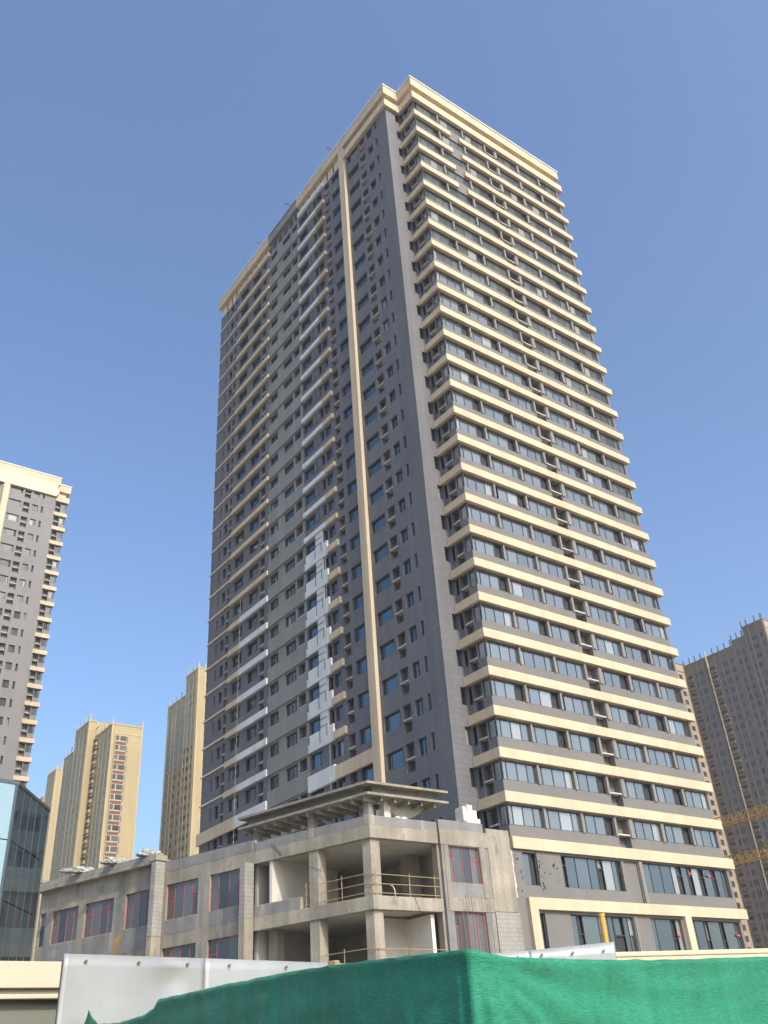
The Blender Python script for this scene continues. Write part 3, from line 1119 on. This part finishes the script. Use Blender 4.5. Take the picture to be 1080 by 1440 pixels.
# loose site cables, a hose end and rubble left on the ledges
def cable(label, pts, r=.018, mat='frame', name='cable', cat='cable'):
    b = MB()
    for p, q in zip(pts, pts[1:]):
        b.tube(p, q, r, mat, 6)
    solo(name, b, label, cat)


cable('dark cable slanting across the roof beam left of the open corner', [FA.p(7.75, .03, 14.25), FA.p(7.2, .04, 13.9), FA.p(6.75, .03, 13.35)])
cable('thin dark cable slanting across the left column of the upper open bay', [FA.p(4.6, -.05, 12.4), FA.p(4.1, -.04, 12.15), FA.p(3.5, -.05, 11.9)], .012)
cable('short dark cable hanging over the slab edge under the upper railing', [(34.3, 43.6, 10.13), (34.45, 43.6, 9.75), (34.62, 43.62, 9.4)], .012)
cable('white bent hose end standing on the upper open floor', [(33.15, 43.9, 10.06), (33.13, 43.9, 10.45), (33.02, 43.9, 10.68), (32.85, 43.9, 10.72)], .025, 'coping', 'hose', 'hose')
rg = random.Random(21)
for i, (x, lb) in enumerate(((33.6, 'pale rubble chunk on the parapet nearest the corner'), (34.1, 'flat pale rubble chunk on the parapet right of the corner'), (38.3, 'grey rubble chunk on top of the block with red windows'))):
    bm = bmesh.new()
    bmesh.ops.create_icosphere(bm, subdivisions=2, radius=.16)
    for v in bm.verts:
        v.co = Vector((v.co.x * rg.uniform(1.0, 1.6), v.co.y * .5, max(-.05, v.co.z * rg.uniform(.35, .6))))
    me = bpy.data.meshes.new('rubble_chunk')
    bm.to_mesh(me)
    bm.free()
    me.materials.append(M['inwhite' if i < 2 else 'cement'])
    me.transform(Matrix.Translation((x, 43.78, (14.46 if i < 2 else 14.66) + .05)))
    solo('rubble_chunk', me, lb, 'rubble', 'rubble chunks on the parapet')

# translucent plastic sheets heaped on the eave
def crumple(name, c, size, label, grp, seed, mat='plastic'):
    bm = bmesh.new()
    bmesh.ops.create_icosphere(bm, subdivisions=4, radius=1)
    for v in bm.verts:
        d = v.co.normalized()
        n = noise.noise(d * 2.2 + Vector((seed, 0, 0))) * .45 + noise.noise(d * 6 + Vector((0, seed, 0))) * .35 + abs(noise.noise(d * 11)) * .25
        v.co = Vector((d.x * size[0], d.y * size[1], max(-.02, d.z * size[2]))) * (1 + n)
        v.co.z = max(0, v.co.z)
    me = bpy.data.meshes.new(name)
    bm.to_mesh(me)
    bm.free()
    me.materials.append(M[mat])
    me.transform(Matrix.Translation(c))
    solo(name, me, label, 'sheeting', grp)


M['plastic'] = paint('clear_plastic_sheet', (.31, .32, .29), .35, .35, 5, 0, spec=.5)
for i, (s, sz, lb) in enumerate(((18.6, (.75, .35, .42), 'crumpled clear plastic heap at the right end of the concrete eave'),
                                 (21.8, (1.0, .35, .40), 'crumpled clear plastic heap in the middle of the concrete eave'),
                                 (25.5, (1.3, .35, .38), 'long crumpled plastic heap left of the middle on the concrete eave'),
                                 (30.0, (.35, .3, .30), 'small plastic scrap at the far left end of the concrete eave'))):
    crumple('plastic_sheet', FA.p(s, .2, 15.23), sz, lb, 'plastic sheets on the eave', i * 3.3 + 1)


# ------------------------------------------------------------------ glass pavilion at the left
gb = thing('glass_building', 'low glass curtain-wall building with pale blue front beside the concrete block', 'building', (9.5, 50, 0))
gc = Vector((12.3, 46.6))
gd = Vector((3.15, 4.55)).normalized()
gf = Vector((-1, -.22)).normalized()
gz = 15.0
far = gc + gd * 5.3
b = MB()
lf = gc + gf * 14
b.prism([(gc.x + .12, gc.y + .25), (far.x - .15, far.y), (lf.x + 3.2, lf.y + 4.6), (lf.x, lf.y + .3)], 0, gz - .12, 'alu')
part('core', b, gb)
FG = Frame(gc, gf, (gf.y, -gf.x) if (gf.y * -gc.x + -gf.x * -gc.y) > 0 else (-gf.y, gf.x))
FD = Frame(gc, gd, (gd.y, -gd.x))
for i in range(7):
    for zc in range(5):
        b = MB()
        z1 = gz - .1 - zc * 2.65
        b.face([FG.p(.12 + i * 2.0, 0, z1 - 2.6), FG.p(2.08 + i * 2.0, 0, z1 - 2.6), FG.p(2.08 + i * 2.0, 0, z1), FG.p(.12 + i * 2.0, 0, z1)], 'curtain')
        part('front_panel', b, gb)
for i in range(5):
    for zc in range(5):
        b = MB()
        z1 = gz - .1 - zc * 2.65
        b.face([FD.p(.1 + i * 1.04, 0, z1 - 2.6), FD.p(1.1 + i * 1.04, 0, z1 - 2.6), FD.p(1.1 + i * 1.04, 0, z1), FD.p(.1 + i * 1.04, 0, z1)], 'curtain_dark')
        part('side_panel', b, gb)
b = MB()
b.box(FG, -.06, 14.1, -.1, .05, gz - .1, gz + .06, 'alu')
b.box(FD, 0.06, 5.35, -.1, .05, gz - .1, gz + .05, 'alu')
b.box(FD, -.08, .1, -.1, .045, 0, gz - .1, 'alu')
for i in range(1, 6):
    b.box(FD, .08 + i * 1.04 - .01, .08 + i * 1.04 + .012, -.1, .015, 0, gz - .1, 'alu')
part('mullion', b, gb)


# ------------------------------------------------------------------ far towers
FARWIN = {}


def far_window(w, h, kind):
    key = (w, h, kind)
    if key in FARWIN:
        return FARWIN[key]
    b = MB()
    tr = {'bplain': 'brown_trim', 'plain': 'far_shade'}.get(kind, 'far_trim')
    if kind == 'bay':                                                  # projecting bay: pale frame, two panes, maroon apron
        b.box(WORLD, 0, w, -.05, .45, .0, h, 'far_trim')
        b.box(WORLD, .15, w - .15, .45, .47, -.85, -.02, 'maroon')
        b.box(WORLD, 0, w, -.05, .40, -.95, -.001, 'far_trim')
        b.face([(.15, .46, .35), (w * .33, .46, .35), (w * .33, .46, h - .15), (.15, .46, h - .15)], 'far_glass')
        b.face([(w * .42, .46, .35), (w - .15, .46, .35), (w - .15, .46, h - .15), (w * .42, .46, h - .15)], 'far_glass')
        b.box(WORLD, w, w + .35, -.05, .2, .1, h - .1, 'frame')
    elif kind == 'balcony':
        b.box(WORLD, 0, w, -.05, .6, 0, .95, 'far_shade')
        b.face([(0.02, .02, .95), (w - .02, .02, .95), (w - .02, .02, h), (.02, .02, h)], 'dark')
        b.box(WORLD, 0, w, -.05, .62, h, h + .14, 'far_trim')
    elif kind == 'bbalcony':
        b.box(WORLD, 0, w, -.05, .5, 0, .9, 'brown_shade')
        b.face([(0.02, .02, .9), (w - .02, .02, .9), (w - .02, .02, h), (.02, .02, h)], 'dark')
        b.box(WORLD, 0, w, -.05, .55, h, h + .12, 'brown_trim')
    else:
        b.box(WORLD, -.08, w + .08, -.05, .05, -.08, h + .08, tr)
        n = 2 if w > 1.2 else 1
        for i in range(n):
            a, c = w * i / n + .05, w * (i + 1) / n - .05
            b.face([(a, .052, .05), (c, .052, .05), (c, .052, h - .05), (a, .052, h - .05)], 'far_glass')
    FARWIN[key] = b.mesh('window')
    return FARWIN[key]


def far_face(root, F, u0, u1, ztop, cols, win, bal, trim, kind, z0=2.0, fh=2.95, pil=()):
    """pilasters plus columns of windows on one face of a far tower: cols = (u, width, height, kind)"""
    b = MB()
    for u in pil:
        b.box(F, u - .22, u + .22, .01, .10, 0, ztop + 1.1, trim)
        b.box(F, u - .16, u + .16, -.2, .08, ztop + 1.1, ztop + 2.0, trim)
    b.box(F, u0, u1, .005, .09, ztop - 3.1, ztop - 2.7, trim)
    b.box(F, u0, u1, .005, .16, ztop - .35, ztop, trim)
    n = int((ztop - 4 - z0) / fh)
    for (u, w, h, kd) in cols:
        for i in range(n):
            z = ztop - 3.6 - (i + 1) * fh + .9
            (bal if 'balc' in kd else win).add(far_window(w, h, kd), F.mat(u, 0, z - (.5 if 'balc' in kd else 0)), w * h)
    return b


def far_tower(label, loc, boxes, faces, wall, trim):
    root = thing('apartment_tower', label, 'tower', loc, 'distant apartment towers')
    b = MB()
    for (x0, x1, y0, y1, z1) in boxes:
        b.box(WORLD, x0, x1, y0, y1, 0, z1, wall)
        b.box(WORLD, x0 + .4, x1 - .4, y0 + .4, y1 - .4, z1, z1 + .02, wall)
    part('wall', b, root)
    win = Parts('window', root)
    bal = Parts('balcony', root)
    tb = MB()
    for (F, u0, u1, zt, cols, pil, lit) in faces:
        q = far_face(root, F, u0, u1, zt, cols, win, bal, trim, '', pil=pil)
        off = len(tb.v)
        tb.v += q.v
        tb.f += [tuple(off + i for i in f) for f in q.f]
        tb.m += [tb.mi(q.mats[i]) for i in q.m]
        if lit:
            tb.box(F, u0 + .02, u1 - .02, .0015, .004, 0, zt - .4, lit)  # thin skin in the lit wall colour over a sunward face
    part('pilaster', tb, root)
    win.done()
    bal.done()
    return root


def FX(x):
    return Frame((x, 0), (0, 1), (-1, 0))


def FY(y):
    return Frame((0, y), (1, 0), (0, -1))


# sand-coloured tower with the broad sunlit end, in the gap on the left
side = [(264.6, .6, 1.3, 'plain'), (267.2, 1.0, 1.5, 'plain'), (270.6, .7, 1.3, 'plain'), (273.4, 1.4, 1.6, 'plain')]
far_tower('sand coloured apartment tower with a broad sunlit end wall of paired windows', (100, 275, 0),
          [(94.8, 104.8, 263.5, 277.5, 98.2), (92.3, 106, 277.5, 289.5, 103.2), (92.9, 106, 289.5, 300, 97.4)],
          [(FY(263.5), 94.8, 104.8, 98.4, [(96.0, 3.7, 2.0, 'bay')], (95.0, 104.5), 'far_lit'),
           (FX(94.8), 263.5, 277, 98.2, side, (266.2, 269.6, 272.4, 275.6), None),
           (FY(277.5), 92.3, 94.8, 103.4, [], (92.6,), 'far_lit'),
           (FX(94.79), 274.9, 277.4, 101.0, [(275.0, 2.3, 2.0, 'balcony')], (), None),
           (FX(92.3), 277.5, 289.5, 103.2, [(279.4, 1.0, 1.4, 'plain'), (283.2, .8, 1.4, 'plain'), (286.4, 1.2, 1.5, 'plain')], (278.0, 281.6, 285.0, 288.8), None),
           (FX(92.9), 289.5, 300, 97.2, [(292, 1.0, 1.4, 'plain'), (295, .8, 1.4, 'plain'), (297.6, 1.1, 1.4, 'plain')], (290.4, 293.6, 296.8, 299.6), None)],
          'far_shade', 'far_trim')
far_tower('slim far sand coloured tower half hidden behind the glass building', (112, 366, 0),
          [(109.0, 120, 361, 371, 112.4), (108.2, 118, 371, 380, 104)],
          [(FY(361), 109, 111.6, 112.6, [], (109.4, 111.3), 'far_lit'),
           (FY(360.99), 111.7, 115, 110, [(111.8, 2.6, 2.0, 'balcony')], (), None),
           (FX(109), 361, 371, 112.2, [(363, .9, 1.4, 'plain'), (366.5, .9, 1.4, 'plain'), (369, .7, 1.4, 'plain')], (362, 365, 368, 370.5), None)],
          'far_shade', 'far_trim')
far_tower('tall sand coloured tower partly hidden by the main tower on its left', (122, 266, 0),
          [(118.2, 132, 254.5, 263.2, 117.6), (118.35, 130, 263.2, 277, 111.4)],
          [(FY(254.5), 118.2, 121.0, 117.8, [], (118.5, 120.8), 'far_lit'),
           (FY(254.49), 121.0, 124.6, 113, [(121.1, 2.6, 2.0, 'balcony')], (), None),
           (FX(118.2), 254.5, 263.2, 117.4, [(256.2, .8, 1.4, 'plain'), (258.6, 1.6, 1.4, 'plain'), (261.4, .8, 1.6, 'plain')], (255.4, 257.8, 260.6, 262.8), None),
           (FX(118.35), 263.2, 277, 111.2, [(264.6, .9, 1.5, 'plain'), (268.0, 1.3, 1.5, 'plain'), (271.4, .8, 1.5, 'plain'), (273.8, .7, 1.2, 'plain')], (266.6, 270.4, 272.9, 276.4), None)],
          'far_shade', 'far_trim')
cols = []
for i, u in enumerate((150.2, 152.4, 154.9, 157.2, 159.6, 161.9, 164.2, 166.4)):
    cols.append((u - .3, (1.0, 1.8, 1.0, 2.1, 1.0, 1.8, 1.0, 1.8)[i], 1.85, ('bplain', 'bplain', 'bplain', 'bbalcony', 'bplain', 'bplain', 'bplain', 'bbalcony')[i]))
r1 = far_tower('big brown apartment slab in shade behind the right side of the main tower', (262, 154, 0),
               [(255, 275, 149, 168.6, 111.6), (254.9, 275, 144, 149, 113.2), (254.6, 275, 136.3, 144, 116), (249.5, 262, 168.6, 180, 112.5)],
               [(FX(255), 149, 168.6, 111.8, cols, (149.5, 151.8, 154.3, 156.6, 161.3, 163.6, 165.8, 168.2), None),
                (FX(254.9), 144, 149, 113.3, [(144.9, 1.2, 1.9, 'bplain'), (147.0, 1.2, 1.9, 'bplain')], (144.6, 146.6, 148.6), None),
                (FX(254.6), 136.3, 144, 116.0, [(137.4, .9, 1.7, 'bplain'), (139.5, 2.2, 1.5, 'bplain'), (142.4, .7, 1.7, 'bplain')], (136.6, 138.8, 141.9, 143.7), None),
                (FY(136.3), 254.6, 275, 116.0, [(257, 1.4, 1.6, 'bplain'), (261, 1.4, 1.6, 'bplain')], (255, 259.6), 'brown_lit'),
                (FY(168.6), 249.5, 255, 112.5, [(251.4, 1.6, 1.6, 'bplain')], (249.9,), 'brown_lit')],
               'brown_shade', 'brown_trim')
b = MB()
b.box(FX(255), 159.1, 159.3, .06, .75, 0, 113.6, 'far_trim')  # fin added to catch sun like the lit edge of a facade step
part('lit_step_fin', b, r1)


# ------------------------------------------------------------------ yellow cranes whose jibs reach in from the right
def crane(label, mx, my, top, ytip):
    r = thing('tower_crane', label, 'crane', (mx, my, 0), 'yellow tower cranes on the right')

    def lattice(a, b_, w, h, n, rr=.07):
        mb = MB()
        a, b_ = Vector(a), Vector(b_)
        d = (b_ - a).normalized()
        sd = d.cross(Vector((0, 0, 1)))
        if sd.length < .1:
            sd = Vector((1, 0, 0))
            upv = Vector((0, 1, 0))
        else:
            sd.normalize()
            upv = Vector((0, 0, 1))
        c = [sd * (w / 2), sd * (-w / 2), upv * h] if h != w else [sd * (w / 2) - upv * (w / 2), -sd * (w / 2) - upv * (w / 2), sd * (w / 2) + upv * (w / 2), -sd * (w / 2) + upv * (w / 2)]
        for q in c:
            mb.tube(a + q, b_ + q, rr, 'crane', 5)
        L = (b_ - a).length
        prs = [(0, 2), (1, 2), (0, 1)] if len(c) == 3 else [(0, 1), (1, 3), (3, 2), (2, 0)]
        for i in range(n):
            p0, p1, pm = a + d * (L * i / n), a + d * (L * (i + 1) / n), a + d * (L * (i + .5) / n)
            for x, y in prs:
                mb.tube(p0 + c[x], pm + c[y], rr * .6, 'crane', 4)
                mb.tube(pm + c[y], p1 + c[x], rr * .6, 'crane', 4)
        return mb
    part('mast', lattice((mx, my, 0), (mx, my, top), 1.6, 1.6, 16), r)
    part('jib', lattice((mx, my + .8, top - .6), (mx + .4, ytip, top - .6), 1.3, 1.15, int(abs(ytip - my) / 1.3)), r)
    part('counter_jib', lattice((mx, my - .8, top - .6), (mx, my - 9, top - .6), 1.3, 1.15, 7), r)
    b = MB()
    b.box(WORLD, mx + .9, mx + 2.3, my - .6, my + 1.2, top - 2.6, top - .3, 'crane')
    b.box(WORLD, mx - .9, mx + .9, my - 9.4, my - 7.6, top - 2.4, top - .7, 'concrete_shelf')
    part('cab', b, r)


crane('upper yellow lattice crane jib crossing in front of the brown apartment slab', 109.4, 44.0, 27.2, 82)
crane('lower yellow lattice crane jib just above the shopfront band at right', 111.5, 43.0, 22.7, 84)


# ------------------------------------------------------------------ hoarding sheets, walls, pole
def az_pt(px, py, z):
    d = ray(px, py)
    t = (z - 1.6) / d.z
    return EYE + d * t


hp = [Vector((2.15, 6.45)), Vector((3.24, 6.63)), Vector((4.74, 6.89)), Vector((5.32, 6.45)), Vector((5.90, 6.02)), Vector((6.47, 5.58))]
hp = [q * 1.17 for q in hp]
hz = [2.536, 2.536, 2.536, 2.536, 2.54, 2.545]
hlab = ['dented white sheet metal panel at the left end of the hoarding', 'second white sheet metal panel from the left behind the green net',
        'white hoarding panel hidden behind the peak of the green net', 'short grey sheet panel right of the green net peak', 'last grey sheet panel with slanted right end beside the yellow pole']
for i in range(5):
    a, c = hp[i], hp[i + 1]
    d = (c - a).normalized()
    nn = Vector((d.y, -d.x))
    if nn.dot(-a) < 0:
        nn = -nn
    L = (c - a).length
    mb = MB()
    NX, NZ = 28, 30
    mt = 'hoard' if i < 2 else 'hoard_dull'
    h = hz[i]
    vs = []
    for iz in range(NZ + 1):
        for ix in range(NX + 1):
            u = L * ix / NX - (.004 if ix else -.004)
            z = h * iz / NZ
            if i == 4 and iz == NZ:
                z += .02 * ix / NX
            w = .010 * noise.noise(Vector((u * 1.3 + i * 7, z * 1.1, 0))) + .006 * noise.noise(Vector((u * 4, z * 3.0, i)))
            if i == 0:
                w -= .05 * math.exp(-((u - .95) ** 2 / .02 + (z - 2.36) ** 2 / .004))
            p = a + d * u + nn * w
            mb.v.append((p.x, p.y, z))
    for iz in range(NZ):
        for ix in range(NX):
            q = iz * (NX + 1) + ix
            mb.f.append((q, q + 1, q + NX + 2, q + NX + 1))
            mb.m.append(mb.mi(mt))
    me = mb.mesh('hoarding_panel', True)
    root = thing('hoarding_panel', hlab[i], 'hoarding', (a.x, a.y, 0), 'sheet metal hoarding panels')
    o = part('sheet', me, root)
    sm = o.modifiers.new('solid', 'SOLIDIFY')
    sm.thickness = .012
    for k in range(3):
        b = MB()
        u = L * (.14 + .36 * k)
        p = a + d * u + nn * .012
        b.tube((p.x, p.y, h - .05), (p.x + nn.x * .012, p.y + nn.y * .012, h - .05), .012, 'steel', 8)
        part('bolt', b, root)
    b = MB()
    Fp = Frame(a, d, nn)
    b.box(Fp, .02, .06, -.06, -.02, 0, h - .04, 'steel')
    part('upright', b, root)

# cream garden walls left and right of the hoarding
root = thing('site_wall', 'cream rendered wall with moulding at the lower left corner', 'wall', (3.2, 8.7, 0))
a, c = Vector((.7, 8.54)), Vector((5.85, 8.83))
Fw = Frame(a, (c - a), (.06, -1))
b = MB()
b.box(Fw, -.4, 4.4, -.25, .10, 2.40, 2.60, 'creamwall')
b.box(Fw, -.4, 4.4, -.25, .105, 2.32, 2.355, 'creamwall')
b.box(Fw, -.4, 4.4, -.25, .06, 2.355, 2.40, 'olive')
part('coping', b, root, bevel=.006)
b = MB()
b.box(Fw, -.4, 4.4, -.2, 0, 0, 2.32, 'olive')
part('panel', b, root)

root = thing('site_wall', 'long low cream wall behind the sunlit green net on the right', 'wall', (10, 7, 0))
a = Vector((7.0, 7.72))
Fw = Frame(a, (2.09, -.48), (-.22, -.97))
b = MB()
b.box(Fw, -.6, 10, -.24, 0, 0, 2.53, 'creamwall')
part('panel', b, root)
b = MB()
b.box(Fw, -.62, 10, -.27, .015, 2.53, 2.58, 'creamwall')
part('coping', b, root, bevel=.01)

b = MB()
p1, p0 = Vector((8.78, 7.69, 3.03)), Vector((8.95, 7.87, 0))
n = 6
for i in range(n):
    q0, q1 = p0.lerp(p1, i / n), p0.lerp(p1, (i + .94) / n)
    b.tube(q0, q1, .035, 'bamboo', 12, .033)
    b.tube(q1, p0.lerp(p1, (i + 1) / n), .039, 'bamboo', 12)
solo('bamboo_pole', b, 'leaning yellow bamboo pole sticking up behind the hoarding', 'pole', smooth=False)

# ------------------------------------------------------------------ thin summer haze
hm = bpy.data.materials.new('haze_air')
hm.use_nodes = True
hn = hm.node_tree
hn.nodes.clear()
ho = hn.nodes.new('ShaderNodeOutputMaterial')
hv = hn.nodes.new('ShaderNodeVolumePrincipled')
hv.inputs['Color'].default_value = (.86, .92, 1.0, 1)
hv.inputs['Density'].default_value = .0003
hv.inputs['Anisotropy'].default_value = .2
hn.links.new(hv.outputs[0], ho.inputs['Volume'])
b = MB()
M['haze_air'] = hm
b.box(WORLD, -120, 420, -120, 470, -1, 124, 'haze_air')
hz_o = part('haze', b, None)
hz_o['kind'] = 'stuff'

# ------------------------------------------------------------------ green safety net
prof = [(19.85, .0560), (19.97, .0588), (20.10, .0690), (20.2, .0650), (20.63, .0571), (21.73, .0573), (23.0, .0620), (23.55, .0673), (23.75, .0750), (26.5, .0822),
        (30.5, .0916), (33, .0952), (34.5, .0967), (36.98, .0990), (39.5, .1002), (40.6, .1012), (40.87, .1015), (41.2, .1006), (42.5, .0930), (44.22, .0883), (48.9, .0802), (52.5, .0752), (57.07, .0706), (66, .062), (80, .056)]


def tanel(azd):
    for (a0, t0), (a1, t1) in zip(prof, prof[1:]):
        if azd <= a1:
            return t0 + (t1 - t0) * max(0, (azd - a0) / (a1 - a0))
    return prof[-1][1]


path = [Vector(q) for q in ((2.74, 7.55), (2.72, 6.6), (2.70, 5.6), (2.68, 4.6), (2.65, 3.8), (2.62, 3.25), (2.62, 3.03), (2.72, 2.985), (3.2, 3.06), (3.75, 3.10), (4.75, 3.06), (6.6, 2.95))]
dist = [0]
for p, q in zip(path, path[1:]):
    dist.append(dist[-1] + (q - p).length)
corner_d = dist[6]


def along(d):
    for i in range(len(path) - 1):
        if d <= dist[i + 1] + 1e-9:
            t = (d - dist[i]) / (dist[i + 1] - dist[i])
            return path[i].lerp(path[i + 1], t), (path[i + 1] - path[i]).normalized()
    return path[-1], (path[-1] - path[-2]).normalized()


mb = MB()
ND, NZ = 520, 90
for i in range(ND + 1):
    d = dist[-1] * i / ND
    p, tg = along(d)
    nn = Vector((tg.y, -tg.x))
    if nn.dot(-p) < 0:
        nn = -nn
    azd = math.degrees(math.atan2(p.x, p.y))
    ztop = 1.6 + tanel(azd) * p.length + .004 * noise.noise(Vector((d * 9, 0, 0)))
    e = d - corner_d
    for j in range(NZ + 1):
        f = j / NZ
        z = .03 + (ztop - .03) * f
        drop = (ztop - z)
        w = .016 * noise.noise(Vector((d * 1.3, z * 2.2, 1))) + .006 * noise.noise(Vector((d * 3, z * 14, 5))) + .010 * noise.noise(Vector((d * 7, z * .9, 9))) * (1 if e < 0 else .5)
        # bunched vertical folds where the net turns the corner post
        w += .010 * math.exp(-(e / .09) ** 2) * math.sin(e * 75 + drop * 3) * min(1, drop * 3 + .3)
        w += .022 * math.exp(-((e - .05 - drop * .12) / .03) ** 2) * min(1, drop * 4)
        # tension wrinkles fanning out from the peak on the sunny side
        if e > 0:
            ang = math.atan2(drop, e + .05)
            w += .010 * math.sin(ang * 26 + 2 * noise.noise(Vector((e * 2, drop * 2, 3)))) * math.exp(-e * .5) * min(1, e * 3)
        # rolled hem
        if j > NZ - 3:
            w += .012 * (j - NZ + 3) / 3
        q = p + nn * w
        mb.v.append((q.x, q.y, z))
for i in range(ND):
    for j in range(NZ):
        q = i * (NZ + 1) + j
        mb.f.append((q, q + 1, q + NZ + 2, q + NZ + 1))
        mb.m.append(mb.mi('net'))
net = solo('safety_net', mb, 'green construction netting wrapped round the corner of the site fence', 'netting', smooth=True)
sm = net.modifiers.new('solid', 'SOLIDIFY')
sm.thickness = .004
b = MB()
b.tube((2.74, 3.14, 0), (2.73, 3.13, 1.93), .025, 'wood', 10)
solo('fence_post', b, 'wooden post inside the peak of the green net', 'post')
b = MB()
pb, _ = along(corner_d - 1.02)
zb = 1.6 + tanel(math.degrees(math.atan2(pb.x, pb.y))) * pb.length
b.box(Frame(pb, (1, .3), (-.3, 1)), -.012, .022, -.02, .03, zb - .008, zb + .020, 'wood')
solo('wooden_block', b, 'small brown block of wood on the top edge of the green net', 'block', bevel=.004)

# ------------------------------------------------------------------ rigs on the tower roof with hanging ropes
for i, (y, z, lb) in enumerate(((58.3, 98.3, 'small purple steel rig on the roof edge nearest the cream pilaster'),
                                (68.4, 98.3, 'small purple steel rig in the middle of the roof edge'),
                                (76.2, 98.3, 'small purple steel rig on the roof edge farthest to the left'))):
    r = thing('suspension_rig', lb, 'rig', (42.2, y, z), 'steel rigs on the roof edge')
    b = MB()
    b.tube((43.6, y, z), (42.2, y, z + 1.5), .05, 'rig')
    b.tube((42.2, y, z), (42.2, y, z + 1.5), .06, 'rig')
    b.tube((42.2, y + .6, z), (42.2, y, z + 1.5), .05, 'rig')
    part('stand', b, r)
    b = MB()
    b.tube((43.8, y, z + 1.2), (40.9, y, z + 1.55), .06, 'rig')
    b.tube((42.2, y, z + 1.5), (42.2, y, z + 2.0), .05, 'rig')
    b.tube((42.2, y, z + 2.0), (40.9, y, z + 1.55), .03, 'rig')
    part('arm', b, r)
for y, z1, z0, lb in ((62.0, 43.5, 20.5, 'thin pale rope hanging down the wall beside the white panels'), (78.8, 46.0, 17.5, 'thin pale rope hanging over the left-hand cream bands of the tower')):
    b = MB()
    b.tube((40.95, y, z0), (41.0, y - .3, z1), .014, 'concrete_shelf', 5)
    solo('rope', b, lb, 'rope', 'ropes hanging down the tower side')
